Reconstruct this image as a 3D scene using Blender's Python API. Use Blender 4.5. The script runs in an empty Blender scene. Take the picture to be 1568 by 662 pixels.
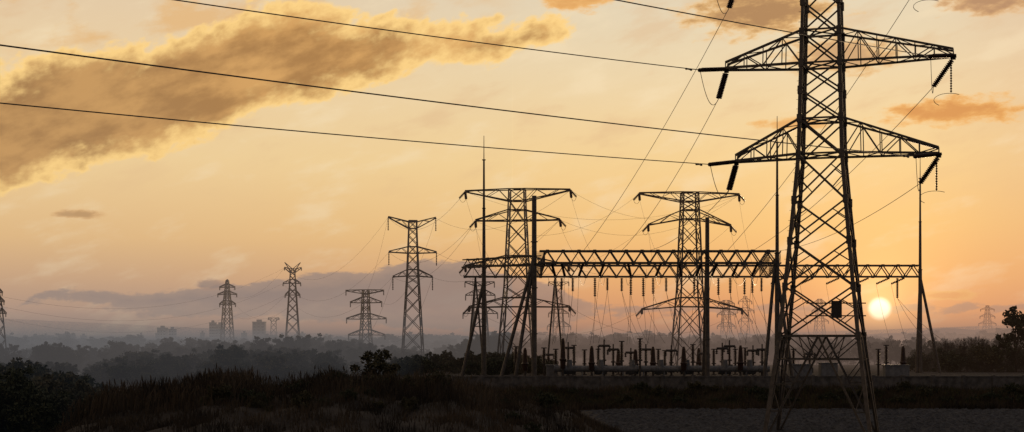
import bpy, math, random, bmesh
import numpy as np
from mathutils import Vector, Matrix
random.seed(7); np.random.seed(7)
scn = bpy.context.scene
scn.view_settings.view_transform = 'Standard'
scn.view_settings.look = 'None'
scn.view_settings.exposure = 0
F = 2178.0; CAMZ = 8.3
def X(b, d): return (b-784.0)/F*d           # image pixel column -> metres east at chosen distance d
def Z(e, d): return CAMZ+(525.0-e)/F*d      # image pixel row -> metres up at chosen distance d
def P(b, e, d): return Vector((X(b, d), d, Z(e, d)))
def lin(c):
    return tuple(((v/255.0)/12.92 if v/255.0 < .04045 else ((v/255.0+.055)/1.055)**2.4) for v in c)
# ---------------------------------------------------------------- camera
cam = bpy.data.cameras.new("camera"); co = bpy.data.objects.new("camera", cam)
scn.collection.objects.link(co); co.location = (0, 0, CAMZ); co.rotation_euler = (math.pi/2, 0, 0)
cam.sensor_width = 36; cam.lens = 36*F/1568; cam.shift_y = 194/1568.0
cam.clip_start = .5; cam.clip_end = 20000
scn.camera = co
# ---------------------------------------------------------------- world
SUN_AZ = math.atan((1347-784)/F); SUN_EL = math.atan((525-473)/F*math.cos(SUN_AZ))
sdir = Vector((math.sin(SUN_AZ)*math.cos(SUN_EL), math.cos(SUN_AZ)*math.cos(SUN_EL), math.sin(SUN_EL)))
w = bpy.data.worlds.new("World"); scn.world = w; w.use_nodes = True
try:
    w.cycles.sampling_method = 'MANUAL'; w.cycles.sample_map_resolution = 512
except Exception: pass
nt = w.node_tree; nt.nodes.clear()
def N(t): return nt.nodes.new(t)
def setin(s, v):
    if isinstance(v, bpy.types.NodeSocket): nt.links.new(v, s)
    else: s.default_value = v
def M(op, a, b=None, c=None, clamp=False):
    n = N('ShaderNodeMath'); n.operation = op; n.use_clamp = clamp
    setin(n.inputs[0], a)
    if b is not None: setin(n.inputs[1], b)
    if c is not None: setin(n.inputs[2], c)
    return n.outputs[0]
def smooth(v, lo, hi):
    n = N('ShaderNodeMapRange'); n.interpolation_type = 'SMOOTHSTEP'
    setin(n.inputs[0], v); n.inputs[1].default_value = lo; n.inputs[2].default_value = hi
    return n.outputs[0]
def mix(f, a, b, mode='MIX'):
    n = N('ShaderNodeMix'); n.data_type = 'RGBA'; n.blend_type = mode
    setin(n.inputs[0], f)
    for s, v in ((n.inputs[6], a), (n.inputs[7], b)):
        if isinstance(v, tuple): v = (*v[:3], 1)
        setin(s, v)
    return n.outputs[2]
def ramp(v, pts):
    n = N('ShaderNodeValToRGB'); setin(n.inputs[0], v); cr = n.color_ramp
    while len(cr.elements) < len(pts): cr.elements.new(.5)
    for e, (p, c) in zip(cr.elements, sorted(pts)): e.position = p
    for e, (p, c) in zip(cr.elements, sorted(pts)): e.color = (*lin(c), 1)
    return n.outputs[0]
def azel(px, py):
    a = math.atan((px-784)/F); e = math.atan((525-py)/F*math.cos(a))
    return math.degrees(a), math.degrees(e)
def curve(v, pts):
    n = N('ShaderNodeFloatCurve'); setin(n.inputs[1], v); c = n.mapping.curves[0]
    pp = [((azel(px, py)[0]+25)/50, azel(px, py)[1]/20) for px, py in pts]
    pp = [(0, pp[0][1])]+pp+[(1, pp[-1][1])]
    c.points[0].location = pp[0]; c.points[1].location = pp[-1]
    for p in pp[1:-1]: c.points.new(*p)
    for p in c.points: p.handle_type = 'AUTO_CLAMPED'
    n.mapping.update()
    return M('MULTIPLY', n.outputs[0], 20)
tc = N('ShaderNodeTexCoord'); sep = N('ShaderNodeSeparateXYZ'); nt.links.new(tc.outputs['Generated'], sep.inputs[0])
DEG = 57.29578
az = M('MULTIPLY', M('ARCTAN2', sep.outputs[0], sep.outputs[1]), DEG)
el = M('MULTIPLY', M('ARCSINE', sep.outputs[2]), DEG)
an = M('DIVIDE', M('ADD', az, 25), 50)
def noise(scale, sx=1., sy=1., rot=0., detail=5, rough=.6, off=0., dist=0.):
    cs, sn = math.cos(rot), math.sin(rot)
    u = M('ADD', M('MULTIPLY', az, cs), M('MULTIPLY', el, sn)); v = M('SUBTRACT', M('MULTIPLY', el, cs), M('MULTIPLY', az, sn))
    cb = N('ShaderNodeCombineXYZ'); setin(cb.inputs[0], M('MULTIPLY', u, sx)); setin(cb.inputs[1], M('MULTIPLY', v, sy)); cb.inputs[2].default_value = off
    n = N('ShaderNodeTexNoise'); nt.links.new(cb.outputs[0], n.inputs['Vector'])
    n.inputs['Scale'].default_value = scale; n.inputs['Detail'].default_value = detail; n.inputs['Roughness'].default_value = rough
    n.inputs['Distortion'].default_value = dist
    return M('SUBTRACT', n.outputs[0], .5)
def e01(y): return max(0, math.degrees(math.atan((525-y)/F)))/30
en = M('DIVIDE', el, 30)
left = ramp(en, [(e01(525), (146, 131, 125)), (e01(480), (192, 154, 130)), (e01(430), (214, 172, 131)), (e01(370), (232, 190, 134)),
                 (e01(250), (240, 208, 154)), (e01(100), (234, 206, 163)), (e01(0), (226, 201, 167)), (1, (150, 145, 145))])
right = ramp(en, [(e01(525), (214, 140, 106)), (e01(480), (235, 160, 104)), (e01(430), (243, 180, 112)), (e01(350), (246, 199, 127)),
                  (e01(250), (244, 210, 149)), (e01(100), (234, 213, 174)), (e01(0), (226, 211, 182)), (1, (150, 148, 148))])
base = mix(smooth(az, -18, 9), left, right)
base = mix(M('MULTIPLY', smooth(az, 15.2, 21), .3), base, lin((216, 166, 130)))
vd = N('ShaderNodeVectorMath'); vd.operation = 'DOT_PRODUCT'; nt.links.new(tc.outputs['Generated'], vd.inputs[0]); vd.inputs[1].default_value = sdir
ang = M('MULTIPLY', M('ARCCOSINE', M('MINIMUM', vd.outputs['Value'], 1.0)), DEG)
far = smooth(ang, 38, 110)
base = mix(far, base, lin((84, 88, 104)))
base = mix(smooth(el, 18, 70), base, lin((96, 102, 118)))
wide = noise(.28, 1, 2.8, .26, 6, .56, 3.)
base = mix(M('MULTIPLY', smooth(wide, .0, .22), .40), base, lin((248, 228, 190)))
base = mix(M('MULTIPLY', smooth(wide, -.02, -.22), M('MULTIPLY', smooth(el, 4, 9), .4)), base, lin((220, 180, 136)))
s0 = M('ADD', noise(.30, 1, 2.2, .2, 6, .58, 31.), M('MULTIPLY', smooth(el, 10, 13.5), .12))
m0 = M('MULTIPLY', smooth(s0, .06, .24), M('MULTIPLY', smooth(el, 9.8, 12), smooth(az, 3, -8)))
base = mix(M('MULTIPLY', m0, .7), base, lin((228, 178, 114)))
# low mauve bank of cloud
pn = noise(1.0, 1, 2.4, .05, 6, .58, 11.)
t = curve(an, [(20, 470), (60, 450), (110, 444), (200, 450), (260, 444), (400, 432), (480, 422), (560, 415), (620, 402), (700, 400), (760, 416), (850, 440), (930, 470)])
b = curve(an, [(20, 474), (60, 456), (110, 462), (200, 478), (260, 484), (400, 486), (480, 490), (560, 496), (700, 506), (850, 506), (930, 480)])
s = M('ADD', M('MINIMUM', M('SUBTRACT', t, el), M('MULTIPLY', M('SUBTRACT', el, b), .6)), M('MULTIPLY', pn, .8))
bankc = mix(smooth(s, .0, .6), lin((152, 133, 124)), lin((121, 114, 117)))
base = mix(M('MULTIPLY', smooth(s, -.08, .09), .86), base, bankc)
# big lit cloud
t = curve(an, [(0, 104), (60, 92), (130, 78), (200, 64), (250, 54), (330, 34), (430, 6), (500, 14), (560, 36), (640, 28), (700, 42), (760, 42), (820, 26), (865, 30), (920, 64), (1000, 200)])
b = curve(an, [(0, 296), (60, 270), (130, 258), (200, 240), (300, 222), (350, 194), (400, 168), (480, 158), (540, 136), (600, 110), (680, 100), (760, 90), (830, 76), (875, 64), (920, 30), (1000, 5)])
nz = noise(.50, 1, 1.7, .38, 5, .54, 1.5, .2)
nf = noise(1.5, 1, 1.5, .38, 5, .56, 4.)
lowd = M('SUBTRACT', el, b)
s = M('ADD', M('ADD', M('ADD', M('MINIMUM', M('MULTIPLY', M('SUBTRACT', t, el), .8), lowd), M('MULTIPLY', nz, 2.0)), M('MULTIPLY', nf, .8)), .08)
alpha = smooth(s, -.10, .22)
core = smooth(M('ADD', s, M('MULTIPLY', nf, .5)), .06, 1.0)
body = noise(.30, 1, 2.6, .35, 5, .56, 7.)
cc = mix(smooth(M('ADD', body, M('MULTIPLY', nf, .25)), -.15, .15), lin((168, 121, 68)), lin((216, 163, 96)))
cc = mix(M('MULTIPLY', smooth(az, -6, -19), .35), cc, lin((148, 115, 80)))
cc = mix(core, lin((255, 213, 136)), cc)
base = mix(M('MULTIPLY', alpha, .97), base, cc)
def puff(px, py, rx, ry, edge, body, op=.9, seed=0., namp=1.8):
    global base
    a0, e0 = azel(px, py); k = DEG/F
    du = M('DIVIDE', M('SUBTRACT', az, a0), rx*k*.92); dv = M('DIVIDE', M('SUBTRACT', el, e0), ry*k)
    r = M('SQRT', M('ADD', M('MULTIPLY', du, du), M('MULTIPLY', dv, dv)))
    s = M('ADD', M('SUBTRACT', 1, r), M('MULTIPLY', pn, namp))
    c = mix(smooth(s, .1, .8), lin(edge), lin(body))
    base = mix(M('MULTIPLY', smooth(s, .0, .5), op), base, c)
puff(1460, 170, 135, 24, (244, 184, 104), (212, 142, 74), .92, 0)
puff(1215, 190, 75, 11, (240, 184, 108), (226, 162, 90), .8, 2)
puff(1165, 14, 150, 50, (242, 192, 122), (172, 128, 84), .95, 3)
puff(1290, 85, 115, 36, (236, 184, 114), (194, 146, 98), .8, 4)
puff(1520, 0, 95, 26, (232, 184, 126), (178, 134, 98), .92, 5)
puff(890, -4, 95, 24, (246, 188, 110), (224, 160, 84), .9, 6)
puff(122, 328, 46, 9, (220, 172, 116), (180, 138, 92), .8, 7)
puff(1450, 452, 60, 9, (242, 194, 120), (226, 162, 100), .9, 8)
puff(320, 436, 30, 11, (176, 140, 118), (138, 120, 114), .8, 9)
# sun glow and disc
g1 = M('MULTIPLY', M('EXPONENT', M('MULTIPLY', ang, -.9)), 1.15)
g2 = M('MULTIPLY', M('EXPONENT', M('MULTIPLY', ang, -.24)), .17)
glow = mix(1., mix(g1, (0, 0, 0), (1.0, .68, .24)), mix(g2, (0, 0, 0), (1., .50, .12)), 'ADD')
base = mix(1., base, glow, 'ADD')
disc = smooth(ang, .52, .26)
base = mix(disc, base, (2.9, 2.5, 1.65))
base = mix(smooth(el, -.2, -3), base, (.03, .027, .025))
sky = N('ShaderNodeTexSky'); sky.sky_type = 'NISHITA'; sky.sun_disc = False
sky.sun_elevation = SUN_EL; sky.sun_rotation = SUN_AZ; sky.dust_density = 2
base = mix(1., base, mix(.004, (0, 0, 0), sky.outputs[0]), 'ADD')
bg = N('ShaderNodeBackground'); nt.links.new(base, bg.inputs[0]); bg.inputs[1].default_value = 1.0
out = N('ShaderNodeOutputWorld'); nt.links.new(bg.outputs[0], out.inputs[0])
sl = bpy.data.lights.new("sun", 'SUN'); sl.energy = 1.6; sl.angle = math.radians(.6); sl.color = (1, .70, .42)
so = bpy.data.objects.new("sun", sl); scn.collection.objects.link(so)
so.rotation_euler = (-sdir).to_track_quat('-Z', 'Y').to_euler(); so.location = (60, 60, 80)
# ---------------------------------------------------------------- materials
def mat(name, c1, c2=None, scale=3., rough=.8, metal=0., bump=0., rnd=0.):
    m = bpy.data.materials.new(name); m.use_nodes = True; n = m.node_tree; bs = n.nodes['Principled BSDF']
    bs.inputs['Roughness'].default_value = rough; bs.inputs['Metallic'].default_value = metal
    bs.inputs['Specular IOR Level'].default_value = .2
    tcn = n.nodes.new('ShaderNodeTexCoord'); no = n.nodes.new('ShaderNodeTexNoise'); no.inputs['Scale'].default_value = scale
    no.inputs['Detail'].default_value = 5; no.inputs['Roughness'].default_value = .65
    n.links.new(tcn.outputs['Object'], no.inputs['Vector'])
    cr = n.nodes.new('ShaderNodeValToRGB'); cr.color_ramp.elements[0].position = .35; cr.color_ramp.elements[1].position = .66
    cr.color_ramp.elements[0].color = (*c1, 1); cr.color_ramp.elements[1].color = (*(c2 or c1), 1)
    n.links.new(no.outputs[0], cr.inputs[0]); n.links.new(cr.outputs[0], bs.inputs['Base Color'])
    if bump:
        bm = n.nodes.new('ShaderNodeBump'); bm.inputs['Strength'].default_value = bump; bm.inputs['Distance'].default_value = .3
        n.links.new(no.outputs[0], bm.inputs['Height']); n.links.new(bm.outputs[0], bs.inputs['Normal'])
    return m
steel = mat('galvanised_steel', (.06, .056, .05), (.11, .10, .09), 2., .5, .4)
steel_d = mat('weathered_steel', (.045, .041, .038), (.08, .07, .06), 1., .6, .3)
porc = mat('brown_porcelain', (.025, .014, .01), (.04, .02, .014), 4., .35)
alu = mat('conductor_aluminium', (.05, .047, .045), (.08, .075, .07), 2., .5, .4)
pipe = mat('grey_paint', (.10, .105, .11), (.17, .175, .18), 2., .5)
conc = mat('concrete', (.055, .053, .05), (.13, .125, .118), 1.2, .9, 0, .3)
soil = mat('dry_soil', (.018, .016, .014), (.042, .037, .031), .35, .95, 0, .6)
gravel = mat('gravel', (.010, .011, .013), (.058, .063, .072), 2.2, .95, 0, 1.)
leafA = mat('foliage_dark', (.022, .028, .016), (.05, .058, .03), .6, .8)
leafB = mat('foliage_olive', (.035, .036, .020), (.07, .065, .036), .6, .8)
bark = mat('bark', (.03, .024, .018), (.06, .05, .038), 3., .9)
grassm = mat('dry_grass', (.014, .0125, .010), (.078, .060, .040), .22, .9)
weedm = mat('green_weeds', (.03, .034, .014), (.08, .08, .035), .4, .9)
plaster = mat('building_render', (.24, .23, .22), (.32, .31, .29), .1, .9)
glass = mat('window_glass', (.03, .035, .04), (.05, .055, .06), .5, .2)
# ---------------------------------------------------------------- mesh builder
class MB:
    def __init__(s): s.v = []; s.f = []; s.mi = []; s.m = 0
    def prism(s, p, q, prof, up=None):
        p = Vector(p); q = Vector(q); d = (q-p)
        if d.length < 1e-5: return
        d.normalize(); u = Vector(up) if up else (Vector((0, 0, 1)) if abs(d.z) < .9 else Vector((0, 1, 0)))
        a = d.cross(u).normalized(); b2 = a.cross(d)
        i = len(s.v); n = len(prof)
        for o in (p, q):
            for (x, y) in prof: s.v.append(tuple(o+a*x+b2*y))
        for k in range(n): s.f.append((i+k, i+(k+1) % n, i+n+(k+1) % n, i+n+k)); s.mi.append(s.m)
        s.f.append(tuple(range(i+n-1, i-1, -1))); s.f.append(tuple(range(i+n, i+2*n))); s.mi += [s.m, s.m]
    def beam(s, p, q, w, h=None, up=None):
        h = h or w; s.prism(p, q, [(-w/2, -h/2), (w/2, -h/2), (w/2, h/2), (-w/2, h/2)], up)
    def angle(s, p, q, w):
        t = w*.22; o = w/2
        s.prism(p, q, [(-o, -o), (w-o, -o), (w-o, t-o), (t-o, t-o), (t-o, w-o), (-o, w-o)])
    def lathe(s, p, q, prof, n=8):
        p = Vector(p); q = Vector(q); L = (q-p).length; d = (q-p).normalized()
        u = Vector((0, 0, 1)) if abs(d.z) < .9 else Vector((0, 1, 0)); a = d.cross(u).normalized(); b2 = a.cross(d)
        i = len(s.v)
        for (t, r) in prof:
            for k in range(n):
                th = 2*math.pi*k/n; s.v.append(tuple(p+d*(L*t)+a*(math.cos(th)*r)+b2*(math.sin(th)*r)))
        for j in range(len(prof)-1):
            for k in range(n):
                s.f.append((i+j*n+k, i+j*n+(k+1) % n, i+(j+1)*n+(k+1) % n, i+(j+1)*n+k)); s.mi.append(s.m)
        e = i+(len(prof)-1)*n
        s.f.append(tuple(range(i+n-1, i-1, -1))); s.f.append(tuple(range(e, e+n))); s.mi += [s.m, s.m]
    def cyl(s, p, q, r, r2=None, n=10): s.lathe(p, q, [(0, r), (1, r2 if r2 is not None else r)], n)
    def insul(s, p, q, r, nd, n=8):
        prof = [(0, r*.35)]
        for k in range(nd):
            t0 = (k+.15)/nd; prof += [(t0, r*.45), (t0+.15/nd, r), (t0+.5/nd, r*.9), (t0+.6/nd, r*.45)]
        prof.append((1, r*.35)); s.lathe(p, q, prof, n)
    def wire(s, p, q, sag, r, n=24, sides=4):
        p = Vector(p); q = Vector(q); pts = []
        for k in range(n+1):
            t = k/n; o = p.lerp(q, t); o.z -= 4*sag*t*(1-t); pts.append(o)
        s.path(pts, r, sides)
    def path(s, pts, r, sides=4):
        i = len(s.v)
        for k, o in enumerate(pts):
            d = (pts[min(k+1, len(pts)-1)]-pts[max(k-1, 0)]).normalized()
            a = d.cross(Vector((0, 0, 1)))
            a = a.normalized() if a.length > 1e-3 else Vector((1, 0, 0)); b2 = a.cross(d)
            rr = r[k] if isinstance(r, (list, tuple)) else r
            for j in range(sides):
                th = 2*math.pi*j/sides+.785; s.v.append(tuple(o+a*(math.cos(th)*rr)+b2*(math.sin(th)*rr)))
        for k in range(len(pts)-1):
            for j in range(sides):
                s.f.append((i+k*sides+j, i+k*sides+(j+1) % sides, i+(k+1)*sides+(j+1) % sides, i+(k+1)*sides+j)); s.mi.append(s.m)
    def box(s, x0, x1, y0, y1, z0, z1):
        s.beam(((x0+x1)/2, (y0+y1)/2, z0), ((x0+x1)/2, (y0+y1)/2, z1), abs(x1-x0), abs(y1-y0), up=(0, 1, 0))
    def obj(s, name, mats, parent=None, loc=None, rot=0, fixn=False):
        me = bpy.data.meshes.new(name); me.from_pydata(s.v, [], s.f)
        for m in (mats if isinstance(mats, (list, tuple)) else [mats]): me.materials.append(m)
        me.polygons.foreach_set('material_index', s.mi); me.update()
        if fixn:
            bm = bmesh.new(); bm.from_mesh(me); bmesh.ops.recalc_face_normals(bm, faces=bm.faces); bm.to_mesh(me); bm.free()
        o = bpy.data.objects.new(name, me); scn.collection.objects.link(o)
        if loc is not None: o.location = loc
        o.rotation_euler[2] = rot
        if parent: o.parent = parent
        return o
def empty(name, loc=(0, 0, 0)):
    o = bpy.data.objects.new(name, None); scn.collection.objects.link(o); o.location = loc; return o
def np_mesh(name, V, Fq, mats, mi=None, smooth_=False):
    me = bpy.data.meshes.new(name); n = Fq.shape[1]
    me.vertices.add(len(V)); me.vertices.foreach_set('co', V.astype(np.float32).ravel())
    me.loops.add(Fq.size); me.loops.foreach_set('vertex_index', Fq.astype(np.int32).ravel())
    me.polygons.add(len(Fq)); me.polygons.foreach_set('loop_start', np.arange(0, Fq.size, n, dtype=np.int32))
    for m in mats: me.materials.append(m)
    if mi is not None: me.polygons.foreach_set('material_index', mi.astype(np.int32))
    me.update(calc_edges=True); me.validate()
    if smooth_: me.polygons.foreach_set('use_smooth', np.ones(len(Fq), dtype=bool))
    return me
# ---------------------------------------------------------------- terrain
def ss(v, a, b):
    t = np.clip((np.asarray(v, float)-a)/(b-a), 0, 1); return t*t*(3-2*t)
KX = [-60, -40, -33, -28.6, -25.4, -22, -17, -13.8, -7.6, -3.5, 0, 4, 7, 12, 20]
KZ = [0, .2, 1.0, 2.2, 3.9, 4.6, 4.9, 5.35, 5.4, 5.0, 4.3, 3.6, 1.9, .4, 0]
def H(x, y):
    x = np.asarray(x, float); y = np.asarray(y, float)
    h = 6.6*(1-ss(y, 4, 60))
    sig = np.where(y < 92, 26., 34.)
    wob = .18*np.sin(x*.9+y*.13)+.12*np.sin(x*2.3-y*.7)+.1*np.sin(x*.41+y*1.1)
    k = np.interp(x, KX, KZ)*np.exp(-((y-92)/sig)**2)
    h = h+k+wob*np.clip(k/3, 0, 1)
    p = ss(x, -32, -13)*ss(y, 176, 188)
    h = h+1.75*p+ (p*1.7)*ss(y, 189.6, 190.6)
    h = h-p*2.0*ss(y, 300, 420)
    amp = ss(y, 176, 182)*(1-ss(y, 187, 190))*ss(x, -32, -13)
    h = h+amp*(.2*np.sin(x*.5)+.15*np.sin(x*1.7+y))
    l = 1-ss(x, -60, -32)
    h = h-1.0*l*ss(y, 100, 140)+.6*np.sin(x*.02+1)*np.sin(y*.013)*ss(y, 400, 800)
    return h
def axis(lo, hi, a, b, step):
    v = list(np.arange(a, b+.01, step)); s = step
    while v[-1] < hi: s *= 1.15; v.append(v[-1]+s)
    s = step
    while v[0] > lo: s *= 1.15; v.insert(0, v[0]-s)
    return np.array(v)
def sheet(name, xs, ys, zf, m):
    gx, gy = np.meshgrid(xs, ys); gz = zf(gx, gy); V = np.stack([gx, gy, gz], -1).reshape(-1, 3)
    nx, ny = len(xs), len(ys); i = (np.arange(ny-1)[:, None]*nx+np.arange(nx-1)[None]).ravel()
    Fq = np.stack([i, i+1, i+nx+1, i+nx], 1)
    me = np_mesh(name, V, Fq, [m], None, True); o = bpy.data.objects.new(name, me); scn.collection.objects.link(o); return o
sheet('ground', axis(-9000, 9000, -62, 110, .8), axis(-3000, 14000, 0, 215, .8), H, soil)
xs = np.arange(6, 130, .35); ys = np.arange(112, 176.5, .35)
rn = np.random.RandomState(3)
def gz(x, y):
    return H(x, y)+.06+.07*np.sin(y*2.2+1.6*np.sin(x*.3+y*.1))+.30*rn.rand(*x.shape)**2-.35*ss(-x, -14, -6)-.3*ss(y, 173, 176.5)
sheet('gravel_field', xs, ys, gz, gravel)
# ---------------------------------------------------------------- transmission towers
def tower(name, loc, yaw, levels, arms, leg, brace, peak=None, strings=0., kbase=False, angle=False, redundant=False, material=steel, srad=.14):
    """levels: (z, half width) bottom->top; arms: (zb, zt, ztip, lenL, lenR)"""
    m = MB(); bar = m.angle if angle else m.beam
    zs = [l[0] for l in levels]; ws = [l[1] for l in levels]
    wz = lambda z: float(np.interp(z, zs, ws))
    def cor(z):
        q = wz(z); return [Vector((-q, -q, z)), Vector((q, -q, z)), Vector((q, q, z)), Vector((-q, q, z))]
    for li in range(len(levels)-1):
        c0 = cor(zs[li]); c1 = cor(zs[li+1])
        for i in range(4):
            j = (i+1) % 4; a0, b0, a1, b1 = c0[i], c0[j], c1[i], c1[j]
            bar(a0, a1, leg*(1.0 if li < len(levels)*.6 else .8))
            if kbase and li == 0:
                top = (a1+b1)/2; bar(a1, b1, brace*1.3); bar(a0, top, brace*1.2); bar(b0, top, brace*1.2)
                for s_, e_ in ((a0, a1), (b0, b1)):
                    for t0, t1 in ((.3, .3), (.55, .55), (.78, .78)):
                        pl = s_.lerp(e_, t0); pd = s_.lerp(top, t1); bar(pl, pd, brace*.7)
                    bar(s_.lerp(e_, .55), s_.lerp(top, .3), brace*.6); bar(s_.lerp(e_, .78), s_.lerp(top, .55), brace*.6); bar(e_, s_.lerp(top, .78), brace*.6)
                l_, r_ = a0.lerp(top, .78), b0.lerp(top, .78); bar(l_, r_, brace)
                bar(l_, (a1+top)/2, brace*.6); bar(r_, (b1+top)/2, brace*.6); bar(l_.lerp(r_, .5), (a1+top)/2, brace*.6); bar(l_.lerp(r_, .5), (b1+top)/2, brace*.6)
            else:
                bar(a0, b1, brace); bar(b0, a1, brace)
                if redundant:
                    w0 = (b0-a0).length; w1 = (b1-a1).length; xp = a0.lerp(b1, w0/(w0+w1))
                    if (a1-a0).length > 3.4:
                        for s_, e_ in ((a0, a1), (b0, b1)):
                            mid = s_.lerp(e_, w0/(w0+w1)*1.0); bar(mid, (s_+xp)/2, brace*.6); bar(mid, (e_+xp)/2, brace*.6)
        if kbase and li == 0:
            tops = [(c1[i]+c1[(i+1) % 4])/2 for i in range(4)]
            for i in range(4): bar(tops[i], tops[(i+1) % 4], brace*.8)
    for z in [zs[-1]]+[a for arm in arms for a in arm[:2]]:
        c = cor(z)
        for i in range(4): bar(c[i], c[(i+1) % 4], brace*1.1)
        bar(c[0], c[2], brace*.8); bar(c[1], c[3], brace*.8)
    if angle:
        for z in zs[1:-1]:
            for c in cor(z): m.beam(c-Vector((0, 0, leg*1.1)), c+Vector((0, 0, leg*1.1)), leg*1.4)
        for li in range(1, len(levels)-1):      # climbing bolts on one leg
            a, b_ = cor(zs[li])[0], cor(zs[li+1])[0]; n = int((b_-a).length/.8)
            for k in range(n): q = a.lerp(b_, k/n); m.beam(q, q+Vector((-.32, 0, 0)), .03)
    tips = []
    for (zb, zt, ztip, lL, lR) in arms:
        for sd, L in ((-1, lL), (1, lR)):
            if L <= 0: continue
            tw = brace*2.2 if not angle else .55; th = brace*1.5 if not angle else .5
            wb, wt = wz(zb), wz(zt)
            B = {y: (Vector((sd*wb, y*wb, zb)), Vector((sd*L, y*tw, ztip-th/2))) for y in (-1, 1)}
            T = {y: (Vector((sd*wt, y*wt, zt)), Vector((sd*L, y*tw, ztip+th/2))) for y in (-1, 1)}
            nb = max(3, int(round((L-wb)/(1.6 if angle else 2.1))))
            g = lambda pr, t: pr[0].lerp(pr[1], t)
            for y in (-1, 1):
                bar(*B[y], brace*1.4); bar(*T[y], brace*1.3)
                for k in range(nb):
                    t0, t1 = k/nb, (k+1)/nb
                    if k % 2 == 0: bar(g(B[y], t0), g(T[y], t1), brace*.65)
                    else: bar(g(T[y], t0), g(B[y], t1), brace*.65)
                    if angle: bar(g(B[y], t1), g(T[y], t1), brace*.55)
            for k in range(nb):
                t0, t1 = k/nb, (k+1)/nb; sg = 1 if k % 2 else -1
                bar(g(B[sg], t0), g(B[-sg], t1), brace*.55)
                if angle: bar(g(T[-sg], t0), g(T[sg], t1), brace*.5)
            bar(g(B[-1], 1), g(B[1], 1), brace)
            if angle: # tip plate and hanger bracket
                m.box(sd*L-.35, sd*L+.25, -.6, .6, ztip-.34, ztip-.24); m.box(sd*L-.2, sd*L+.2, -.12, .12, ztip-.6, ztip-.34)
            tips.append(Vector((sd*L, 0, ztip-th/2)))
            if strings:
                m.m = 1; m.insul(tips[-1], tips[-1]-Vector((0, 0, strings)), srad, 8, 6); m.m = 0
    if peak:
        for (px_, z_) in peak:
            c = cor(zs[-1])
            for q in c: bar(q, Vector((px_, 0, z_)), brace*1.1)
    o = m.obj(name, [material, porc], None, loc, yaw)
    R = Matrix.Rotation(yaw, 4, 'Z')
    return o, [R @ t+Vector(loc) for t in tips]
# main angle tower
YAW = math.radians(-18); TD = 126.; TX = X(1259, TD)
lv = [(-.4, 4.55), (8.9, 3.35), (13.2, 2.9), (17.2, 2.52), (20.8, 2.2), (24.8, 1.86), (28.0, 1.78), (30.5, 1.72), (32.9, 1.66), (35.6, 1.6), (38.3, 1.53), (41.2, 1.47), (43.6, 1.42), (47., 1.1), (50.5, .5)]
arms = [(24.9, 28.0, 24.9, 7.6, 9.9), (32.9, 35.8, 33.3, 8.5, 11.1), (41.2, 43.6, 41.5, 7.4, 9.4)]
t_main, tips = tower('transmission_tower', (TX, TD, 0), YAW, lv, arms, .32, .15, None, 0, True, True, True)
lines = empty('overhead_power_lines')
LD = Vector((-.715, -.70, 0)).normalized(); SPAN = 330.
t_far, tips2 = tower('transmission_tower', (TX+LD.x*SPAN, TD+LD.y*SPAN, 3), YAW-math.radians(12), lv, arms, .30, .145, None, 0, True, True, False)
m = MB(); mi = MB()
def strpair(p, q, r=.15, off=.17, nd=14):
    d = (q-p).normalized(); a = d.cross(Vector((0, 0, 1))).normalized()*off
    if off:
        mi.insul(p+a, q+a, r, nd); mi.insul(p-a, q-a, r, nd)
    else: mi.insul(p, q, r, nd)
gtargets = {0: (985, 385), 1: (1180, 386), 2: (950, 386), 3: (1150, 386), 4: (892, 386), 5: (1112, 386)}
for i, tp in enumerate(tips):
    L = 3.2
    e1 = tp+LD*L*1.2+Vector((0, 0, -.6)); strpair(tp+LD*.3+Vector((0, 0, -.05)), e1, .19, .16, 18)
    q = tips2[i]-LD*L+Vector((0, 0, -.5))
    m.wire(e1, q, (4.4, 4.2, 5.8, 5.6, 6, 6)[i], .045, 60)
    gt = gtargets[i]; g = P(gt[0], gt[1], 190)
    hd = (g-tp); hd.z = 0; hd.normalize()
    e2 = tp+hd*1.6+Vector((-.35 if i % 2 == 0 else -1.1, 0, -2.4)); s2 = tp+hd*.3+Vector((0, 0, -.35))
    strpair(s2, e2, .19, .12, 16)
    m.wire(e2, g, 1.2, .026, 24)
    pts = []
    lo = (e1+e2)/2+Vector((0, 0, -1.6))
    for k in range(17):
        t = k/16; pts.append(e1*((1-t)**2)+(lo*2-(e1+e2)/2)*(2*t*(1-t))+e2*t*t)
    m.path(pts, .03)
    if i % 2 == 1:
        mi.insul(tp+Vector((-.2, 0, -.1)), tp+Vector((-.2, 0, -3.2)), .1, 14)
        pts = [tp+Vector((-.2, 0, -3.2))+Vector((-1.4*math.sin(a), .3, .6*math.cos(a)-.6)) for a in np.linspace(-.6, 2.4, 12)]
        m.path(pts, .028)
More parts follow.
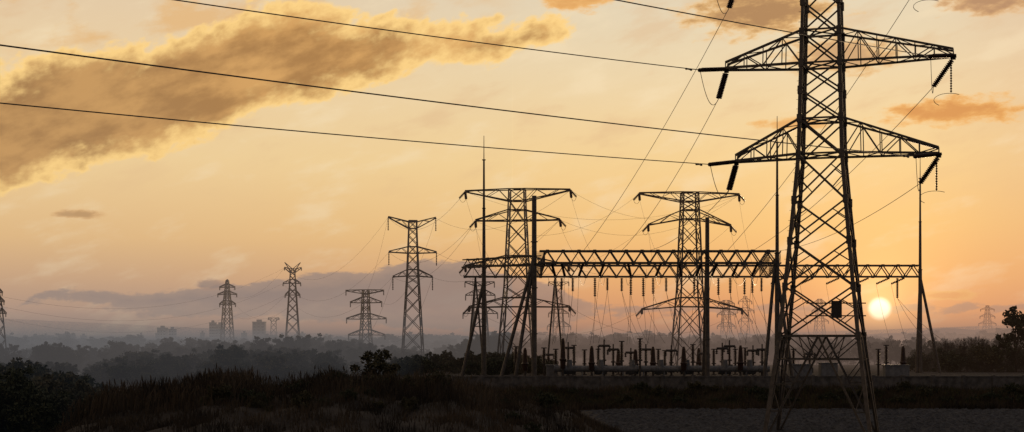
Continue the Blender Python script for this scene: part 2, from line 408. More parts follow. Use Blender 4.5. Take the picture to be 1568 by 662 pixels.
# dampers on the conductors near the tower
for i, tp in enumerate(tips):
    e1 = tp+LD*3.84+Vector((0, 0, -.6)); p = e1+LD*1.6+Vector((0, 0, -.16)); m.cyl(p-LD*.35, p+LD*.35, .05, None, 6); m.cyl(p-LD*.4, p-LD*.25, .09, None, 6); m.cyl(p+LD*.25, p+LD*.4, .09, None, 6)
m.obj('conductor', alu, lines); o = mi.obj('tension_insulator', porc, lines)
m = MB(); c = P(1281, 474, 123.5)
m.box(c.x-.45, c.x+.45, c.y-.06, c.y+.06, c.z-.75, c.z+.75); m.beam(c+Vector((-2.6, .2, .55)), c+Vector((2.6, .2, .55)), .1); m.beam(c+Vector((-2.6, .2, -.55)), c+Vector((2.6, .2, -.55)), .1)
m.obj('tower_number_plate', steel_d)
def tw(bx, d, yaw, body, armspec, legpx=2.2, brpx=1.2, strings=0, peak=None, mt=steel_d):
    k = d/F; yw = math.radians(yaw); c = abs(math.cos(yw))+abs(math.sin(yw))
    base = float(H(X(bx, d), d))
    pts = [(Z(y, d)-base, wd*k/2/c) for y, wd in body]
    pts[0] = (-.3, pts[0][1])
    z = pts[0][0]; lv = [pts[0]]; zs = [p[0] for p in pts]; wsz = [p[1] for p in pts]; top = zs[-1]
    keys = sorted(zs[1:])
    while z < top-.3:
        wd = float(np.interp(z, zs, wsz)); st = max(wd*2*1.0, 1.6)
        nx = z+st
        for kk in keys:
            if z+.2 < kk < nx+st*.45: nx = kk; break
        if nx > top: nx = top
        lv.append((nx, float(np.interp(nx, zs, wsz)))); z = nx
    ar = [(Z(yb, d)-base, Z(yt, d)-base, Z(ytip, d)-base, (bx-l)*k/math.cos(yw), (r-bx)*k/math.cos(yw)) for yb, yt, ytip, l, r in armspec]
    pk = [(p*k, Z(y, d)-base) for p, y in peak] if peak else None
    return tower('transmission_tower', (X(bx, d), d, base), yw, lv, ar, legpx*k*.85, brpx*k*.85, pk, strings*k, material=mt, srad=1.1*k)
o2, tA = tw(792, 262, -8, [(575, 64), (440, 40), (308, 27), (290, 26)], [(470, 456, 470, 718, 872), (407, 392, 407, 712, 870), (338, 322, 337, 728, 857), (308, 290, 292, 712, 873)], 2.8, 1.4)
o3, tB = tw(1056, 272, 6, [(575, 56), (440, 36), (308, 26), (295, 25)], [(470, 456, 474, 982, 1138), (336, 322, 345, 992, 1120), (309, 295, 297, 978, 1133)], 2.6, 1.35)
o4, tC = tw(632, 380, 10, [(560, 40), (423, 20), (350, 14), (338, 14)], [(423, 413, 424, 602, 662), (388, 378, 386, 596, 668), (350, 340, 333, 595, 667)], 2.0, 1.15, 20)
o5, tD = tw(560, 500, -12, [(548, 26), (490, 14), (444, 10)], [(513, 505, 513, 533, 590), (489, 480, 488, 530, 592), (464, 455, 463, 536, 585), (450, 444, 445, 529, 588)], 1.7, 1.0, 7)
o6, tE = tw(448, 600, 14, [(532, 32), (480, 18), (415, 8)], [(452, 445, 452, 437, 459), (434, 428, 434, 434, 460), (418, 412, 410, 436, 461)], 1.6, .9, 4, [(-12, 402), (12, 402)])
o7, tF = tw(348, 800, -10, [(526, 22), (470, 12), (430, 4)], [(466, 460, 466, 336, 361), (451, 446, 451, 333, 363), (440, 435, 440, 336, 360)], 1.5, .9, 4, [(0, 428)])
o8, tG = tw(-8, 420, -10, [(540, 34), (470, 18), (436, 8)], [(480, 472, 480, -30, 10), (462, 454, 462, -27, 7), (448, 440, 448, -24, 4)], 1.8, 1.0, 5)
tw(735, 420, 5, [(560, 34), (440, 16), (432, 14)], [(480, 470, 480, 709, 762), (452, 444, 452, 713, 758), (438, 432, 432, 712, 757)], 1.6, .9, 8)
tw(855, 620, 5, [(550, 24), (440, 9), (432, 8)], [(500, 492, 500, 838, 874), (480, 474, 480, 840, 871), (438, 432, 432, 840, 871)], 1.1, .6, 6)
tw(1112, 1200, 8, [(530, 20), (460, 8)], [(500, 494, 500, 1098, 1126), (482, 476, 482, 1098, 1127), (465, 460, 465, 1100, 1125)], .9, .5, 4)
tw(1141, 1400, -8, [(530, 20), (454, 6)], [(492, 487, 492, 1131, 1152), (476, 471, 476, 1129, 1154), (462, 457, 462, 1131, 1151)], .9, .5, 4)
tw(1255, 1500, 8, [(530, 20), (458, 6)], [(492, 487, 492, 1241, 1269), (476, 471, 476, 1243, 1267), (464, 459, 464, 1245, 1265)], .8, .45, 4)
tw(1512, 2100, 8, [(528, 18), (468, 4)], [(496, 492, 496, 1498, 1526), (485, 481, 485, 1500, 1524), (474, 471, 474, 1501, 1523)], .7, .4, 3)
tw(419, 1400, 8, [(528, 12), (487, 8)], [(492, 487, 487, 411, 427)], 1.0, .7, 3)
tw(102, 1300, 8, [(528, 12), (508, 4)], [(514, 511, 514, 94, 110)], 1., .7, 2)
tw(81, 1500, 8, [(528, 10), (514, 4)], [(518, 516, 518, 75, 87)], 1., .7, 2)
m = MB()
for i in range(min(len(tC), 6)):
    j = [4, 5, 4, 5, 6, 7][i]; m.wire(tC[i], tA[j], 5, .028, 16, 3)
for i in (0, 1, 4, 5): m.wire(tC[i], tD[min(i, 7)], 8, .028, 16, 3)
for i in (0, 1, 4): m.wire(tF[i], tE[i], 9, .03, 16, 3)
for i in (0, 2, 4): m.wire(tG[i], tE[i], 10, .025, 16, 3); m.wire(tG[i], tG[i]+Vector((-200, -60, 2)), 6, .03, 12, 3)
for i in (0, 2, 4): m.wire(tE[i], tC[i], 10, .026, 16, 3)
for i in range(8): m.wire(tA[i], tB[min(i, 5)], 5, .02, 16, 3)
m.obj('distant_conductor', alu, lines)
m = MB(); mi = MB()
gB = lambda b: P(b, 412, 229)
tg = [gB(725), gB(870), gB(735), gB(890), gB(745), gB(905), gB(760), gB(920)]
for tl, tgs in ((tA, tg), (tB, [gB(b) for b in (990, 1125, 1005, 1140, 1018, 1155)])):
    for i, tp in enumerate(tl):
        g = tgs[i]; hd = (g-tp).normalized(); e = tp+hd*1.2+Vector((.0, 0, -.9)); mi.insul(tp, e, .26, 9)
        e3 = tp+Vector((1.1 if i % 2 else -1.1, -.1, -1.2)); mi.insul(tp, e3, .24, 9); m.wire(e3, e, .7, .03, 8)
        m.wire(e, g, 1.5, .02, 16, 3)
m.obj('slack_span_conductor', alu, lines); mi.obj('tower_insulator', porc, lines)
# ---------------------------------------------------------------- substation gantry
def truss(m, p, q, h=1.6, wd=1.5, bay=1.7, c=.16, l=.1):
    p = Vector(p); q = Vector(q); d = (q-p); L = d.length; d.normalize(); s = d.cross(Vector((0, 0, 1))).normalized()*(wd/2)
    up = Vector((0, 0, h)); n = max(2, int(round(L/bay)))
    ch = [p+s, p-s, p+s+up, p-s+up]
    for a in ch: m.beam(a, a+d*L, c)
    for k in range(n):
        a = d*(L*k/n); b_ = d*(L*(k+1)/n); mid = (a+b_)/2
        for sd in (0, 1):
            m.beam(ch[sd]+a, ch[sd+2]+mid, l); m.beam(ch[sd+2]+mid, ch[sd]+b_, l)
            for q_ in (ch[sd]+a, ch[sd+2]+mid): m.beam(q_-d*c*.9, q_+d*c*.9, c*1.5)
        m.beam(ch[0]+a, ch[1]+a, l*.7); m.beam(ch[2]+mid, ch[3]+mid, l*.7)
        if k % 2: m.beam(ch[0]+a, ch[1]+b_, l*.6)
        else: m.beam(ch[1]+a, ch[0]+b_, l*.6)
G = empty('substation_gantry')
m = MB(); DA, DB = 190+4, 229
xA0, xA1 = X(826, DA), X(1187, DA); xB0, xB1 = X(712, DB), X(1408, DB)
zA = Z(403, DA); zB = Z(424, DB)
truss(m, (xA0, DA, zA), (xA1, DA, zA), Z(385, DA)-zA, 1.5, 2.2, .24, .15)
m.obj('truss_beam', steel, G); m = MB()
truss(m, (xB0, DB, zB), (xB1, DB, zB), Z(407, DB)-zB, 1.6, 2.4, .24, .15); m.obj('truss_beam', steel, G); m = MB()
truss(m, (X(820, DB), DB, zB), (xA0, DA, zA), 1.6, 1.5, 2.6, .16, .09); truss(m, (xA1, DA, zA), (X(1170, DB), DB, zB), 1.6, 1.5, 3.6, .12, .06)
m.obj('cross_beam', steel, G)
gz_ = lambda x, y: float(H(x, y))-.2
def pole(m, x, y, z1, r0=.34, r1=.28, segs=4):
    z0 = gz_(x, y); m.cyl((x, y, z0), (x, y, z1), r0, r1, 10)
    for k in range(1, segs): zz = z0+(z1-z0)*k/segs; m.cyl((x, y, zz-.07), (x, y, zz+.07), r0+.1, None, 10)
def mast(m, x, y, ztop):
    z0 = gz_(x, y); a = z0+(ztop-z0)*.48; b_ = z0+(ztop-z0)*.70; c = z0+(ztop-z0)*.9
    m.cyl((x, y, z0), (x, y, a), .36, .3); m.cyl((x, y, a), (x, y, b_), .25, .2); m.cyl((x, y, b_), (x, y, c), .17, .13); m.cyl((x, y, c), (x, y, ztop), .07, .04)
    for zz in (a, b_, c): m.cyl((x, y, zz-.06), (x, y, zz+.06), .38 if zz == a else .27, None)
def legs(m, x, y, zt, dx, dy=0, r=.26):
    for sx in dx: m.cyl((x+sx, y+dy, gz_(x+sx, y+dy)), (x, y, zt), r, r*.85)
cols = MB()
pole(cols, X(818, DA), DA, Z(300, DA), .38, .32); legs(cols, X(818, DA), DA, Z(395, DA), [-4.6, -2.6]); 
pole(cols, X(1083, DA), DA, Z(333, DA), .34, .28); legs(cols, X(1083, DA), DA+.8, Z(402, DA), [0], 3)
mast(cols, X(1190, DA), DA, Z(178, DA)); legs(cols, X(1187, DA), DA, Z(400, DA), [-1.5, 2.4])
mast(cols, X(741, 205), 205, Z(208, 205)); legs(cols, X(741, 205), 205, Z(430, 205), [-3.2])
mast(cols, X(1409, DB), DB, Z(240, DB)); legs(cols, X(1409, DB), DB, Z(424, DB), [-.6, 3.2])
for b_ in (728, 850): legs(cols, X(b_, DB), DB, zB, [-1.4, 1.4], 0, .16)
for x0, x1, z in ((818, 800, 480), (741, 727, 500)):
    cols.beam(P(x0, z, 200), P(x1, z, 200), .14)
cols.obj('column', steel, G)
m = MB(); truss(m, (X(741, 205)-2.6, 205, Z(410, 205)), (xA0-.2, DA, Z(404, DA)), 1.1, 1.2, 2.2, .16, .09); m.obj('end_beam', steel, G)
m = MB(); mi = MB(); rr = random.Random(4)
for b_, d in [(877, DB), (911, DB), (952, DB), (966, DB), (1000, DB), (1037, DB), (1063, DB), (1100, DB), (1118, DB), (1140, DB), (1166, DB), (1374, DB), (1152, DB), (930, DB), (985, DB), (860, DB), (1020, DB)]:
    p = P(b_, 426, d); q = p-Vector((0, 0, rr.uniform(1.8, 3.3))); mi.insul(p, q, .24, 10)
    for _ in range(2):
        e = Vector((p.x+rr.uniform(-2, 2), d-rr.uniform(8, 24), 8.2)); m.wire(q, e, rr.uniform(.5, 1.4), .028, 12, 3)
for b_ in (845, 860, 893, 925, 962, 1012, 1040, 1074, 1098, 1130, 1160):
    p = P(b_, 404, DA); sg = rr.choice((-1, 1)); q = p+Vector((.5*sg, 1.8, -1.6)); mi.insul(p, q, .2, 9)
    e = P(b_+rr.uniform(-10, 10), 424, DB-1); m.wire(q, e+Vector((0, -2, -.3)), 1.2, .03, 10, 3)
    m.wire(q, Vector((q.x+rr.uniform(-1, 1), 203, 8.)), .9, .026, 12, 3)
for b_ in (1200, 1245, 1285, 1330, 1362, 1385):
    p = P(b_, 426, DB); sg = -1; q = p+Vector((1.9*sg, 1., -.9)); mi.insul(p, q, .2, 9)
    m.wire(q, Vector((q.x-.5, 218, 7.5)), .8, .024, 12, 3)
m.obj('dropper_conductor', alu, G); mi.obj('suspension_insulator', porc, G)
# ---------------------------------------------------------------- yard equipment
def post(b_, d, ztop, kind):
    x = X(b_, d); z0 = float(H(x, d)); m = MB(); h = ztop-z0
    m.cyl((0, 0, -.3), (0, 0, h*.42), .16, .16); m.box(-.34, .34, -.34, .34, -.1, .15); m.box(-.32, .32, -.32, .32, h*.42, h*.46)
    m.m = 1
    if kind == 0: m.insul((0, 0, h*.46), (0, 0, h*.95), .32, 12)
    elif kind == 1: m.insul((0, 0, h*.46), (0, 0, h*.8), .27, 10)
    else: m.lathe((0, 0, h*.22), (0, 0, h), [(0, .34), (.25, .42), (.3, .52), (.36, .38), (.9, .26), (1, .14)], 10)
    m.m = 0
    if kind == 1:
        m.cyl((-.8, 0, h*.83), (.8, 0, h*.83), .18); m.cyl((0, 0, h*.8), (0, 0, h), .1); m.insul((-.8, 0, h*.83), (-.8, 0, h*.66), .2, 3)
        m.insul((.8, 0, h*.83), (.8, 0, h*.66), .2, 3)
        m.box(-.45, .45, -.3, .3, h*.12, h*.32)
    elif kind == 0: m.cyl((0, 0, h*.95), (0, 0, h), .16); m.cyl((-.4, 0, h), (.4, 0, h), .08)
    m.obj({0: 'post_insulator', 1: 'circuit_breaker', 2: 'surge_arrester'}[kind], [steel_d, porc], None, (x, d, z0))
spec = [(833, 205, 538, 0), (862, 200, 523, 2), (870, 206, 529, 1), (879, 212, 534, 0), (906, 200, 535, 2), (925, 203, 525, 1), (939, 207, 532, 1), (952, 205, 528, 0), (966, 212, 538, 1), (980, 200, 524, 0),
        (989, 206, 532, 1), (1008, 212, 540, 0), (1028, 205, 534, 1), (1047, 200, 536, 2), (1061, 207, 533, 0), (1078, 212, 540, 1), (1106, 203, 530, 1), (1117, 207, 526, 1), (1134, 200, 534, 2), (1141, 212, 538, 0), (1153, 206, 534, 1), (1167, 204, 532, 1),
        (1345, 204, 540, 0), (1357, 208, 534, 0), (1383, 205, 535, 2), (804, 202, 538, 2), (790, 208, 536, 0), (1215, 204, 540, 0), (1240, 207, 540, 1),
        (895, 214, 541, 0), (916, 216, 540, 0), (947, 216, 540, 2), (973, 204, 540, 2), (1000, 204, 536, 2), (1018, 216, 542, 0), (1070, 216, 538, 2), (1093, 214, 540, 0), (1126, 216, 540, 0), (1172, 214, 540, 0), (840, 214, 542, 1), (851, 205, 540, 0)]
for s_ in spec: post(s_[0], s_[1], Z(s_[2]-5, s_[1]), s_[3])
m = MB(); zc = Z(565, 201)
x0, x1 = X(848, 201), X(1178, 201); m.cyl((x0, 201, zc), (x1, 201, zc), .45, None, 14)
x = x0
while x < x1:
    m.cyl((x, 201, zc), (x+.16, 201, zc), .58, None, 14); m.box(x+1, x+1.2, 200.8, 201.2, 3.2, zc); x += 2.9
for b_ in (872, 920, 968, 1012, 1052, 1110, 1148):
    xx = X(b_, 201); m.cyl((xx, 201, zc-.1), (xx, 201, zc+1.3), .5, .36, 12); m.cyl((xx-.9, 201.5, zc-.2), (xx+.9, 201.5, zc-.2), .6, None, 12)
m.obj('gas_insulated_busbar', pipe)
for b_, w_, h_ in ((1225, 3.2, 1.7), (1372, 3.4, 1.6), (845, 1.6, 1.6), (1268, 2.4, 1.9)):
    m = MB(); x = X(b_, 203); z = float(H(x, 203)); m.box(-w_/2, w_/2, -.8, .8, 0, h_); m.box(-w_/2-.12, w_/2+.12, -.92, .92, h_, h_+.12)
    for k in range(int(w_/.8)): m.box(-w_/2+.1+k*.8, -w_/2+.74+k*.8, -.83, -.801, .15, h_-.15)
    m.obj('control_cabinet', pipe, None, (x, 203, z))
m = MB(); wx0 = -12.; wx1 = 150.
m.box(wx0, wx1, 189.0, 189.25, 1.0, 3.75); m.box(wx0-.1, wx1, 188.92, 189.33, 3.75, 3.87)
x = wx0
while x < wx1: m.box(x-.2, x+.2, 188.85, 189.4, 1.0, 3.98); x += 4
m.box(wx0, wx0+.25, 189.3, 300, 1.0, 3.7)
m.obj('concrete_wall', conc)
# ---------------------------------------------------------------- vegetation
def leaf_cloud(rs, centres, radii, per, size):
    C = np.repeat(centres, per, 0); R = np.repeat(radii, per)[:, None]; n = len(C)
    d = rs.normal(size=(n, 3)); d /= np.linalg.norm(d, axis=1)[:, None]; p = C+d*R*(rs.rand(n, 1)**.45)*np.array([1, 1, .8])
    a = rs.normal(size=(n, 3)); a /= np.linalg.norm(a, axis=1)[:, None]; b = np.cross(a, rs.normal(size=(n, 3))); b /= np.linalg.norm(b, axis=1)[:, None]
    s = size*(.5+rs.rand(n, 1)); a = a*s; b = b*s*.6
    V = np.stack([p-a, p+b, p+a, p-b], 1).reshape(-1, 3); return V, np.arange(n*4).reshape(-1, 4)
def tree_mesh(seed, h, cr, kind='broad', leaf=.28, per=60, mats=(bark, leafA), tf=.2):
    rs = np.random.RandomState(seed); r = random.Random(seed); m = MB()
    th = h*(tf if kind != 'shrub' else .08)
    top = Vector((r.uniform(-.3, .3), r.uniform(-.3, .3), h*.85))
    m.path([Vector((0, 0, -.4)), Vector((r.uniform(-.1, .1), 0, th)), top*.5+Vector((0, 0, th*.3)), top], [h*.03, h*.022, h*.014, h*.005], 6)
    cs = []; rd = []
    if kind == 'conifer':
        for k in range(16):
            t = k/15; z = h*(.15+.85*t); rr_ = cr*(1-t)+.1
            for j in range(5 if t < .8 else 2):
                a = r.uniform(0, 6.28); cs.append((math.cos(a)*rr_*.6, math.sin(a)*rr_*.6, z)); rd.append(rr_*.45+.15)
    else:
        nb = 16; pw = r.uniform(.7, 1.4)
        for k in range(nb):
            a = k*2.4+r.uniform(-.5, .5); t = r.uniform(.0, 1.0); z = th+(h-th)*(.08+.84*t); q = cr*math.sin(math.pi*(.22+.7*t**pw))*r.uniform(.4, 1.0)
            c = Vector((math.cos(a)*q, math.sin(a)*q, z)); s0 = Vector((0, 0, th*.8+(z-th)*.35))
            m.path([s0, (s0+c)/2+Vector((0, 0, .25)), c], [h*.012, h*.008, h*.003], 4)
            cs.append(tuple(c)); rd.append(cr*r.uniform(.24, .42))
            for _ in range(2):
                cs.append(tuple(c+Vector((r.uniform(-1, 1), r.uniform(-1, 1), r.uniform(-.5, .8)))*cr*.4)); rd.append(cr*r.uniform(.12, .26))
    V0 = np.array(m.v); V, Fq = leaf_cloud(rs, np.array(cs), np.array(rd), per, leaf)
    faces = [f for f in m.f if len(f) == 4]
    VV = np.concatenate([V0, V]); FF = np.concatenate([np.array(faces), Fq+len(V0)]); mi_ = np.concatenate([np.zeros(len(faces)), np.ones(len(Fq))])
    return np_mesh('tree_mesh', VV, FF, list(mats), mi_)
def bare_mesh(seed, h):
    r = random.Random(seed); m = MB()
    def br(p, d, L, rad, lev):
        q = p+d*L; mid = (p+q)/2+Vector((r.uniform(-1, 1), r.uniform(-1, 1), 0))*L*.06
        m.path([p, mid, q], [rad, rad*.85, rad*.65], 4)
        if lev == 0: return
        for k in range(r.choice((3, 4)) if lev > 1 else 5):
            t = r.uniform(.45, 1); dd = (d+Vector((r.uniform(-1, 1), r.uniform(-1, 1), r.uniform(-.15, .6)))*.75).normalized()
            br(p.lerp(q, t), dd, L*r.uniform(.55, .78), rad*.6, lev-1)
    br(Vector((0, 0, -.3)), Vector((0, 0, 1)), h*.33, h*.018, 5)
    me = bpy.data.meshes.new('bare'); me.from_pydata(m.v, [], m.f); me.materials.append(bark); return me
protos = [tree_mesh(i, 8, 2.6+.5*(i % 4), 'broad', .24, 50, (bark, leafA if i % 2 else leafB), .12+.03*(i % 4)) for i in range(8)]
shrubs = [tree_mesh(20+i, 3.4, 2.4, 'shrub', .17, 45, (bark, leafB if i % 2 else leafA)) for i in range(4)]
conif = tree_mesh(40, 9, 2.0, 'conifer', .22, 50)
bares = [bare_mesh(50+i, 8) for i in range(3)]
def put(me, name, x, y, s, parent=None, sz=None, sink=.15):
    o = bpy.data.objects.new(name, me); scn.collection.objects.link(o); o.location = (x, y, float(H(x, y))-sink); o.rotation_euler[2] = random.uniform(0, 6.28)
    o.scale = (s, s, (sz or s)); 
    if parent: o.parent = parent
    return o
def band(name, b0, b1, d0, d1, n, topf, kinds, jit=.25, minh=3, wide=(.85, 1.4)):
    E = empty(name); ph = [random.uniform(0, 6) for _ in range(4)]
    for i in range(n):
        d = random.uniform(d0, d1); b_ = random.uniform(b0, b1); x = X(b_, d); g = float(H(x, d))
        u = x*.05
        wv = .5+.22*math.sin(u*1.7+ph[0])+.16*math.sin(u*4.1+ph[1])+.12*math.sin(u*9.3+ph[2])
        ht = (Z(topf(b_), d)-g)*(1-jit*random.random()-.22*(1-wv)); ht = max(ht, minh)
        me = random.choice(kinds); nat = 3.4 if me in shrubs else 8.0
        s = ht/nat; put(me, 'tree', x, d, s*random.uniform(*wide) if nat == 8 else s, E, s)
    return E
I = lambda pts: (lambda b_: float(np.interp(b_, [p[0] for p in pts], [p[1] for p in pts])))
band('riverside_trees', -150, 160, 128, 175, 110, I([(0, 549), (60, 552), (120, 564), (165, 583)]), protos+shrubs, .3, 2.0)
band('woodland', -150, 640, 250, 330, 190, I([(0, 541), (160, 546), (200, 530), (340, 528), (520, 530), (600, 546)]), protos, .35)
band('woodland', -200, 640, 380, 500, 240, I([(0, 517), (60, 517), (110, 531), (170, 524), (230, 527), (285, 506), (330, 514), (350, 509), (500, 509), (560, 522), (620, 528)]), protos+bares[:1], .3)
band('woodland', 560, 1230, 430, 640, 300, I([(560, 530), (650, 534), (760, 502), (830, 510), (1000, 503), (1100, 508), (1200, 508)]), protos+bares[:1], .35)
band('woodland', 1230, 1750, 330, 520, 190, I([(1230, 512), (1380, 512), (1480, 516), (1568, 506), (1700, 504)]), protos, .3)
band('distant_trees', -300, 1900, 800, 1300, 420, I([(0, 506), (400, 512), (800, 504), (1300, 509), (1568, 500)]), protos, .35, 3, (1.2, 2.0))
put(protos[1], 'broadleaf_tree', X(1556, 235), 235, 1.1, None, 1.3)
put(protos[3], 'broadleaf_tree', X(1600, 245), 245, 1.3)
for b_, d in ((1450, 240), (1470, 236), (1490, 250), (1505, 242)): put(bares[b_ % 3], 'bare_tree', X(b_, d), d, .95)
for b_, d, s in ((1430, 275, .7), (1530, 262, .7), (1445, 270, .6)): put(protos[b_ % 6], 'broadleaf_tree', X(b_, d), d, s)
E = empty('hedge_shrubs')
for i in range(70):
    b_ = random.uniform(1400, 1640); d = random.uniform(236, 275); put(random.choice(shrubs), 'shrub', X(b_, d), d, random.uniform(.7, 1.3), E)
put(bares[0], 'bare_tree', X(281, 390), 390, 1.0); put(bares[1], 'bare_tree', X(908, 440), 440, 1.2)
put(conif, 'conifer_tree', X(98, 400), 400, .95)
put(protos[2], 'broadleaf_tree', X(577, 108), 108, .50, None, .46)
put(protos[4], 'broadleaf_tree', X(596, 110), 110, .32, None, .32)
for i in range(50):
    b_ = random.uniform(600, 840); d = random.uniform(212, 246); put(random.choice(shrubs), 'shrub', X(b_, d), d, random.uniform(.5, .95), E)
for i in range(80):
    b_ = random.uniform(860, 1640); d = random.uniform(178, 187); put(random.choice(shrubs), 'shrub', X(b_, d), d, random.uniform(.2, .5), E)
for i in range(110):
    x = random.uniform(-27, 3); y = random.uniform(80, 118); put(random.choice(shrubs), 'shrub', x, y, random.uniform(.1, .34), E)
def grass(name, pts, hmin, hmax, wid, m_, seed):
    rs = np.random.RandomState(seed); n = len(pts); z = H(pts[:, 0], pts[:, 1]); base = np.column_stack([pts, z-.05])
    h = (hmin+(hmax-hmin)*rs.rand(n)**1.6)[:, None]; a = rs.rand(n)*6.28; lean = rs.rand(n, 1)*.45
    dr = np.column_stack([np.cos(a), np.sin(a), np.zeros(n)]); sd = np.column_stack([-np.sin(a+1), np.cos(a+1), np.zeros(n)])*wid*(.6+rs.rand(n, 1))
    up = np.array([[0, 0, 1.]]); mid = base+up*h*.6+dr*h*lean*.3; tip = base+up*h+dr*h*lean
    V = np.stack([base-sd, base+sd, mid+sd*.8, tip, mid-sd*.8], 1).reshape(-1, 3); i = np.arange(n)*5
    me = bpy.data.meshes.new(name); q = np.stack([i, i+1, i+2, i+4], 1); t = np.stack([i+4, i+2, i+3], 1)
    me.vertices.add(len(V)); me.vertices.foreach_set('co', V.astype(np.float32).ravel())
    L = np.concatenate([q.ravel(), t.ravel()]); me.loops.add(len(L)); me.loops.foreach_set('vertex_index', L.astype(np.int32))
    me.polygons.add(2*n); me.polygons.foreach_set('loop_start', np.concatenate([np.arange(n)*4, 4*n+np.arange(n)*3]).astype(np.int32))
    me.materials.append(m_); me.update(calc_edges=True)
    o = bpy.data.objects.new(name, me); scn.collection.objects.link(o); return o
rs = np.random.RandomState(11)
def clumped(n, x0, x1, y0, y1, sp, per):
    c = np.column_stack([rs.uniform(x0, x1, n//per), rs.uniform(y0, y1, n//per)]); return np.repeat(c, per, 0)[:n]+rs.normal(size=((n//per)*per, 2))*sp
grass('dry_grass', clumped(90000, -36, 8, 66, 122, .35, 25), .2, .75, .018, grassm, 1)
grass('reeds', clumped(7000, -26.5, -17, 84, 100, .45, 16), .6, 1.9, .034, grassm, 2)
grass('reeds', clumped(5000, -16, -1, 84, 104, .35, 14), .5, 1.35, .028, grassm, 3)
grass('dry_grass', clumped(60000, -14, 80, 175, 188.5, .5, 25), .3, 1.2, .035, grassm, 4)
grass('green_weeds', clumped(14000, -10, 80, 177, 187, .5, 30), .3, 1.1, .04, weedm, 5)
# plumed weed stalks standing above the grass
m = MB(); rw = random.Random(9)
for i in range(420):
    x = rw.choice((rw.uniform(-27, -17), rw.uniform(-27, -17), rw.uniform(-17, 2))); y = rw.uniform(84, 100); z = float(H(x, y)); h = rw.uniform(.9, 1.9)*(1 if x < -17 else .7)
    lx, ly = rw.uniform(-.25, .25), rw.uniform(-.2, .2); tp = Vector((x+lx, y+ly, z+h))
    m.path([Vector((x, y, z-.05)), Vector((x+lx*.3, y+ly*.3, z+h*.6)), tp], [.014, .012, .008], 3)
    m.lathe(tp-Vector((lx*.2, ly*.2, h*.22)), tp+Vector((lx*.15, 0, .05)), [(0, .01), (.3, .05), (.7, .035), (1, .006)], 5)
    for k in range(3):
        t = rw.uniform(.3, .8); q = Vector((x+lx*t, y+ly*t, z+h*t)); m.path([q, q+Vector((rw.uniform(-.25, .25), rw.uniform(-.1, .1), rw.uniform(.08, .28)))], [.012, .006], 3)
m.obj('weed_stalks', grassm)
# ---------------------------------------------------------------- far city and hills
def building(name, b_, d, wpx, ytop, floors=None):
    x = X(b_, d); k = d/F; z0 = float(H(x, d))-2; m = MB(); wd = wpx*k; h = Z(ytop, d)-z0; dp = wd*.6
    m.box(-wd/2, wd/2, -dp/2, dp/2, 0, h); m.box(-wd*.2, wd*.2, -dp*.2, dp*.2, h, h+3); m.box(-wd/2-.3, wd/2+.3, -dp/2-.3, dp/2+.3, h, h+.8)
    nf = int(h/3.2); nc = max(3, int(wd/4)); m.m = 1
    for f in range(nf):
        for c in range(nc):
            xc = -wd/2+wd*(c+.5)/nc; m.box(xc-1.1, xc+1.1, -dp/2-.08, -dp/2+.02, f*3.2+1.2, f*3.2+2.6)
    m.obj(name, [plaster, glass], None, (x, d, z0), random.uniform(-.3, .3))
for b_, wp, yt in ((249, 14, 503), (264, 12, 505), (326, 11, 495), (337, 12, 498), (397, 19, 494), (463, 9, 512), (242, 7, 511), (455, 7, 513), (432, 8, 515), (70, 8, 515), (310, 6, 511), (60, 6, 517), (128, 9, 515), (216, 7, 514), (374, 8, 511), (500, 8, 515)):
    building('apartment_block', b_, 1550+random.uniform(-120, 120), wp, yt)
rs = np.random.RandomState(5)
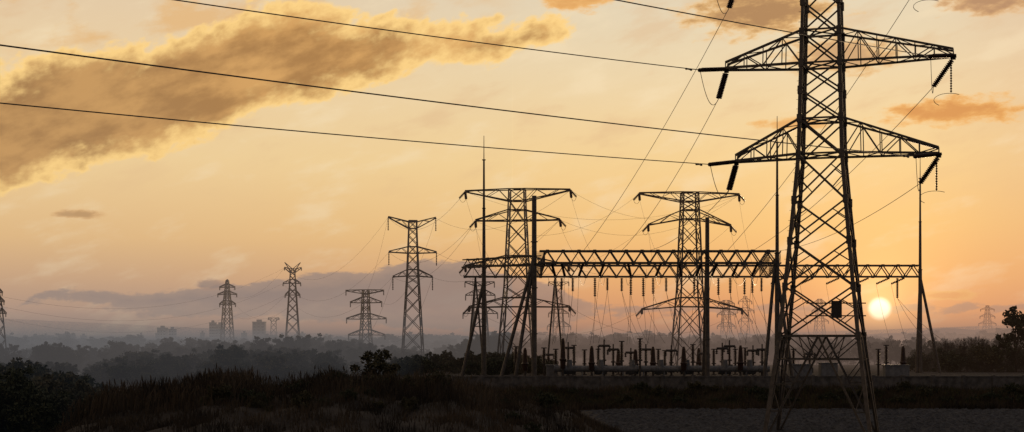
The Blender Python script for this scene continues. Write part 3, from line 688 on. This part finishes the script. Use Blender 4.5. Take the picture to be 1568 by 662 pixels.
def ridge(name, x0, x1, y, hts, m_):
    xs_ = np.linspace(x0, x1, 220); base = np.interp(xs_, [h[0] for h in hts], [h[1] for h in hts])
    base = base*(1+.12*np.sin(xs_*.013)+.08*np.sin(xs_*.041+1)); ys_ = np.linspace(-1, 1, 13)
    V = np.array([[a, y+b_*400, hh*(1-b_*b_)-3+rs.uniform(-.4, .4)] for b_ in ys_ for a, hh in zip(xs_, base)])
    i = (np.arange(12)[:, None]*220+np.arange(219)[None]).ravel(); me = np_mesh(name, V, np.stack([i, i+1, i+221, i+220], 1), [m_], None, True)
    o = bpy.data.objects.new(name, me); scn.collection.objects.link(o)
ridge('distant_hills', -3000, 3500, 3600, [(-3000, 22), (-600, 18), (0, 20), (700, 26), (1000, 36), (1250, 48), (1500, 54), (3500, 50)], leafA)
# ---------------------------------------------------------------- mist lying over the land, self-glowing slabs
def mist(name, x0, x1, y0, y1, z0, z1, dens, col):
    m = MB(); m.box(x0, x1, y0, y1, z0, z1); mt = bpy.data.materials.new(name); mt.use_nodes = True; n = mt.node_tree; n.nodes.clear()
    v = n.nodes.new('ShaderNodeVolumeAbsorption'); v.inputs['Color'].default_value = (0, 0, 0, 1); v.inputs['Density'].default_value = dens
    e = n.nodes.new('ShaderNodeEmission'); c = lin(col); e.inputs['Color'].default_value = (*c, 1); e.inputs['Strength'].default_value = dens  # emission stands in for sky light scattered by the mist
    a = n.nodes.new('ShaderNodeAddShader'); n.links.new(v.outputs[0], a.inputs[0]); n.links.new(e.outputs[0], a.inputs[1])
    o = n.nodes.new('ShaderNodeOutputMaterial'); n.links.new(a.outputs[0], o.inputs['Volume']); m.obj(name, mt, None, None, 0, True)
xb = [-2500, -120, 0, 160, 300, 2500]
cl = [(97, 100, 104), (102, 101, 102), (128, 113, 106), (152, 121, 100), (142, 114, 96)]  # glow colour per low slab, sun's warmth painted in towards its side
dl = [.0016, .0016, .0021, .0021, .0018]
ch = [(152, 137, 127), (162, 139, 124), (186, 143, 114), (206, 147, 106), (198, 144, 112)]  # glow colour of the high slabs, set near the low sky's colour
for i in range(5):
    mist('glowing_ground_mist', xb[i]+.1, xb[i+1], 236, 1500, -6, 14, dl[i], cl[i])
    mist('glowing_haze', xb[i]+.1, xb[i+1], 200, 2600, -7, 60, .00038, ch[i])
mist('glowing_ground_mist', -400, -13, 125, 235.9, -6, 9, .0014, (84, 88, 94))
